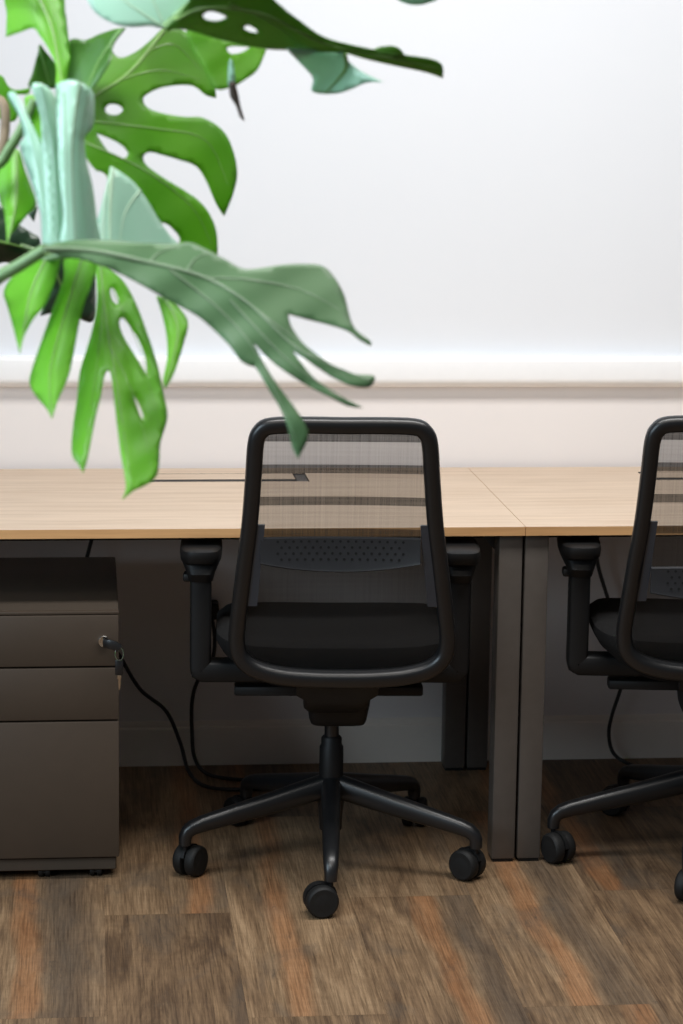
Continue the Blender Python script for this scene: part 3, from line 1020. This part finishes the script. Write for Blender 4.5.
leaf([(111, 167), (120, 172), (134, 183), (148, 202), (160, 222), (172, 238), (186, 250), (160, 262), (130, 262), (96, 258), (88, 245), (96, 225), (104, 195)], 'leaf_pale', D0 - 0.015, 0.10, -0.05,
     mid=[(112, 168), (110, 210), (110, 258)], fold=0.10, vmat='vein_pale', veins=[[(140, 190), (124, 215), (118, 258)], [(112, 170), (104, 210), (104, 256)]])
# yellow-green sliver between the ribbons
leaf([(24, 100), (36, 98), (44, 130), (44, 150), (34, 135)], 'leaf_bright', D0 - 0.02, 0.0, 0.0)

# big grey-green leaf reaching to the right
leaf([(44, 247), (60, 242), (95, 240), (140, 243), (172, 244), (190, 243), (207, 250), (226, 260), (243, 269), (262, 268), (282, 265), (302, 264), (322, 266), (334, 277), (344, 295), (350, 318), (356, 330), (370, 341), (371, 346),
      (360, 340), (348, 331), (330, 325), (310, 320), (288, 314), (291, 326), (302, 342), (316, 354), (334, 366), (352, 374), (374, 376), (370, 387), (352, 386), (334, 378), (318, 368), (304, 358), (292, 350),
      (302, 364), (316, 380), (334, 394), (352, 402), (363, 408), (348, 406), (330, 397), (308, 386), (286, 372), (268, 358), (253, 342), (260, 356), (274, 380), (292, 404), (304, 422), (308, 438), (298, 459), (292, 446),
      (288, 428), (280, 408), (268, 388), (256, 368), (250, 366), (240, 360), (230, 346), (214, 330), (196, 315), (168, 300), (140, 284), (112, 270), (85, 260), (60, 256)],
     'leaf_grey', D0 - 0.12, 0.04, -0.065, mid=[(44, 249), (90, 251), (150, 263), (205, 278), (250, 305), (300, 350), (370, 381)], fold=0.02, curl=0.015, ripple=0.0018, rl=55, vmat='vein_grey', vr=0.0022,
     veins=[[(150, 262), (160, 252), (180, 246)], [(186, 272), (196, 258), (210, 254)], [(205, 278), (250, 280), (300, 290), (340, 310)], [(170, 270), (220, 310), (258, 356), (296, 440)], [(250, 305), (290, 335), (350, 380)], [(230, 300), (290, 362), (350, 402)]])

# hanging bright green leaf with long fingers
leaf([(4, 292), (14, 276), (44, 256), (60, 256), (56, 278), (46, 304), (34, 318), (24, 336), (20, 354), (14, 330), (8, 308)], 'leaf_bright', D0 - 0.03, -0.05, -0.09,
     mid=[(46, 258), (30, 295), (20, 352)], fold=0.12, vr=0.0009)
leaf([(66, 258), (96, 258), (93, 280), (84, 305), (79, 325), (74, 352), (68, 378), (58, 400), (52, 419), (46, 408), (36, 396), (30, 384), (32, 370), (42, 340), (54, 306), (64, 278)], 'leaf_bright', D0 - 0.03, -0.05, -0.09,
     mid=[(82, 258), (66, 310), (50, 370), (52, 417)], fold=0.10, vr=0.0009)
leaf([(94, 260), (118, 276), (130, 292), (140, 314), (150, 342), (158, 368), (163, 392), (167, 412), (166, 424), (160, 444), (159, 462), (156, 477), (144, 486), (133, 491), (122, 500), (126, 488), (124, 472), (120, 450), (117, 425), (114, 398), (111, 374),
      (107, 371), (104, 378), (101, 395), (96, 415), (91, 440), (87, 460), (83, 473), (78, 464), (72, 454), (73, 428), (77, 400), (80, 372), (88, 345), (95, 318), (97, 290)], 'leaf_bright', D0 - 0.02, 0.05, -0.085,
     holes=[[(119, 322), (123, 318), (130, 326), (139, 340), (146, 360), (147, 376), (140, 364), (130, 348), (122, 334)], [(132, 394), (137, 400), (143, 414), (143, 421), (138, 412)], [(110, 290), (114, 289), (119, 300), (117, 305), (112, 300)]],
     mid=[(100, 262), (106, 320), (116, 380), (132, 488)], fold=0.09, vr=0.0009, ripple=0.0010, veins=[[(104, 300), (96, 370), (82, 468)], [(112, 350), (135, 400), (152, 470)], [(112, 290), (140, 350), (160, 430)]])
leaf([(156, 296), (170, 300), (184, 314), (188, 326), (184, 342), (178, 362), (171, 380), (165, 389), (163, 380), (167, 360), (167, 340), (163, 318)], 'leaf_bright', D0 + 0.04, 0.05, -0.09, mid=[(164, 298), (178, 330), (166, 386)], fold=0.1, vr=0.0009)

# upper left leaves
leaf([(8, -8), (58, -8), (65, 12), (68, 36), (70, 60), (64, 88), (56, 88), (56, 66), (48, 48), (40, 36), (33, 28), (20, 32), (6, 37), (7, 15)], 'leaf_bright', D0 + 0.03, 0.08, -0.08, mid=[(36, -8), (52, 30), (62, 86)], fold=0.12)
leaf([(40, 44), (46, 52), (56, 66), (62, 88), (30, 88), (33, 72)], 'leaf_deep', D0 + 0.09, 0.0, 0.05, mid=[(40, 46), (50, 86)], fold=-0.1)
leaf([(18, 150), (24, 168), (32, 190), (36, 205), (28, 214), (18, 226), (10, 236), (7, 244), (6, 228), (4, 210), (0, 200), (-4, 170), (6, 156)], 'leaf_bright', D0 + 0.02, 0.05, -0.04, mid=[(16, 152), (16, 200), (8, 242)], fold=0.14)
leaf([(-8, 78), (2, 76), (8, 86), (16, 90), (30, 88), (28, 94), (14, 96), (18, 112), (12, 122), (-8, 112)], 'leaf_mid', D0 + 0.18, -0.05, 0.05, ripple=0.0014)
# dark green leaves further back
leaf([(-8, 214), (6, 206), (16, 222), (30, 232), (40, 240), (36, 262), (22, 268), (6, 262), (-8, 266)], 'leaf_dark', D0 + 0.32, 0.1, 0.06, mid=[(-8, 240), (36, 250)], fold=0.1, ripple=0.0021, rl=18)
leaf([(28, 212), (38, 206), (34, 222)], 'leaf_dark', D0 + 0.30)
leaf([(42, 255), (66, 252), (92, 258), (95, 280), (94, 318), (84, 321), (74, 314), (58, 312), (40, 316), (48, 290)], 'leaf_dark', D0 + 0.34, 0.1, 0.05, mid=[(50, 256), (70, 310)], fold=0.1, ripple=0.0021, rl=20)


# petioles and stem
def stalk(name, pts, r0, r1, mat, parent=plant):
    bm = bmesh.new()
    pp = catmull([V(p) - plant.location for p in pts], 8)
    k = len(pp)
    sweep(bm, pp, [r0 + (r1 - r0) * i / (k - 1) for i in range(k)], 12)
    return link(name, bm, M[mat], parent)


stem = [V((-1.38, -3.05, 0.412)), V((-1.36, -3.06, 0.75)), V((-1.40, -3.04, 1.10)), V((-1.37, -3.05, 1.45)), V((-1.39, -3.04, 1.80)), V((-1.36, -3.04, 2.05))]
stalk('stem', stem, 0.022, 0.012, 'bark')
stalk('petiole', [stem[2], at(-60, 330, D0), at(-10, 284, D0 - 0.06), at(20, 265, D0 - 0.1), at(46, 249, D0 - 0.13)], 0.008, 0.0062, 'petiole')
stalk('petiole', [stem[4], at(60, -180, D0), at(170, -90, D0 - 0.03), at(205, -12, D0 - 0.05), at(186, 10, D0 - 0.055), at(166, 28, D0 - 0.05)], 0.007, 0.0055, 'petiole')
stalk('petiole', [stem[4], at(-20, -60, D0 + 0.1), at(60, -60, D0 + 0.12), at(140, -20, D0 + 0.1), at(166, 28, D0 + 0.1)], 0.006, 0.004, 'petiole')
stalk('petiole', [stem[3], at(-50, 180, D0), at(-4, 165, D0), at(10, 148, D0 - 0.01), at(22, 128, D0 - 0.02), at(34, 100, D0 - 0.03)], 0.007, 0.005, 'petiole')
stalk('petiole', [stem[2], at(-40, 310, D0 + 0.06), at(20, 270, D0 + 0.03), at(70, 254, D0 - 0.02), at(100, 262, D0 - 0.01)], 0.006, 0.004, 'petiole')
stalk('petiole', [stem[3], at(-60, 250, D0 + 0.3), at(-8, 240, D0 + 0.33), at(40, 252, D0 + 0.33)], 0.006, 0.003, 'petiole')
stalk('petiole', [stem[3], at(-60, 120, D0 + 0.15), at(-6, 100, D0 + 0.18)], 0.006, 0.004, 'petiole')
stalk('petiole', [stem[4], at(-40, -60, D0), at(10, -40, D0 + 0.02), at(36, -8, D0 + 0.03)], 0.006, 0.004, 'petiole')
stalk('petiole', [stem[5], at(200, -140, D0 + 0.05), at(380, -60, D0 + 0.06), at(414, -8, D0 + 0.05)], 0.006, 0.003, 'petiole')
stalk('aerial_root', [at(-14, 96, D0 + 0.12), at(3, 104, D0 + 0.1), at(5, 130, D0 + 0.1), at(0, 152, D0 + 0.1), at(-16, 170, D0 + 0.1)], 0.006, 0.005, 'bark')

pot = thing('planter', 'white round planter holding the monstera, standing on the plank floor', 'planter', (-1.38, -3.05, 0))
bm = bmesh.new()
lathe(bm, [(0.05, 0.0), (0.15, 0.0), (0.16, 0.01), (0.20, 0.44), (0.20, 0.45), (0.19, 0.452), (0.182, 0.445), (0.175, 0.40), (0.05, 0.395)], n=48)
link('pot', bm, M['pot'], pot)
bm = bmesh.new()
lathe(bm, [(0.01, 0.402), (0.10, 0.408), (0.172, 0.402), (0.172, 0.3985), (0.01, 0.3985)], n=40)
link('soil', bm, M['soil'], pot)

# ================================================================== LIGHT
def area(name, loc, target, sx, sy, power, col):
    ld = bpy.data.lights.new(name, 'AREA')
    ld.shape = 'RECTANGLE'
    ld.size, ld.size_y = sx, sy
    ld.energy = power
    ld.color = col
    o = bpy.data.objects.new(name, ld)
    C.objects.link(o)
    o.location = loc
    o.rotation_euler = (V(target) - V(loc)).to_track_quat('-Z', 'Y').to_euler()
    return o


area('ceiling_panel_wall', (0.02, -1.55, 2.95), (0.02, -1.1, 0.5), 2.4, 0.5, 68, (1.0, 0.98, 0.955))
area('ceiling_panel_room', (-0.45, -2.95, 2.75), (-0.45, -2.75, 0.0), 1.8, 0.6, 13, (1.0, 0.90, 0.80))
area('window_daylight', (-2.9, -3.3, 1.95), (-0.9, -2.9, 1.45), 1.7, 1.6, 66, (0.70, 0.87, 1.0))
ld = bpy.data.lights.new('plant_fill_spot', 'SPOT')  # unseen spot added to brighten the leaves
ld.energy = 165
ld.color = (0.95, 0.98, 1.0)
ld.spot_size = math.radians(46)
ld.spot_blend = 0.6
ld.shadow_soft_size = 0.35
sp_ = bpy.data.objects.new('plant_fill_spot', ld)
C.objects.link(sp_)
sp_.location = (-1.2, -3.85, 2.8)
sp_.rotation_euler = (V((-0.95, -3.1, 1.45)) - sp_.location).to_track_quat('-Z', 'Y').to_euler()

w = bpy.data.worlds.new('room ambience')
bpy.context.scene.world = w
w.use_nodes = True
w.node_tree.nodes['Background'].inputs[0].default_value = (0.92, 0.93, 1.0, 1)
w.node_tree.nodes['Background'].inputs[1].default_value = 0.10

# ================================================================== CAMERA
cd = bpy.data.cameras.new('camera')
cam = bpy.data.objects.new('camera', cd)
C.objects.link(cam)
m3 = Matrix((RGT, UPV, -FWD)).transposed()
cam.matrix_world = Matrix.Translation(CAM) @ m3.to_4x4()
cd.sensor_fit = 'VERTICAL'
cd.sensor_height = 36.0
cd.sensor_width = 24.0
cd.lens = FPX / 1024 * 36.0
cd.clip_start = 0.05
cd.dof.use_dof = True
cd.dof.focus_distance = 4.75
cd.dof.aperture_fstop = 7.5
sc = bpy.context.scene
sc.camera = cam
sc.view_settings.view_transform = 'Standard'
sc.view_settings.look = 'None'
sc.view_settings.exposure = 0.0
sc.view_settings.gamma = 1.0
sc.view_settings.use_curve_mapping = False
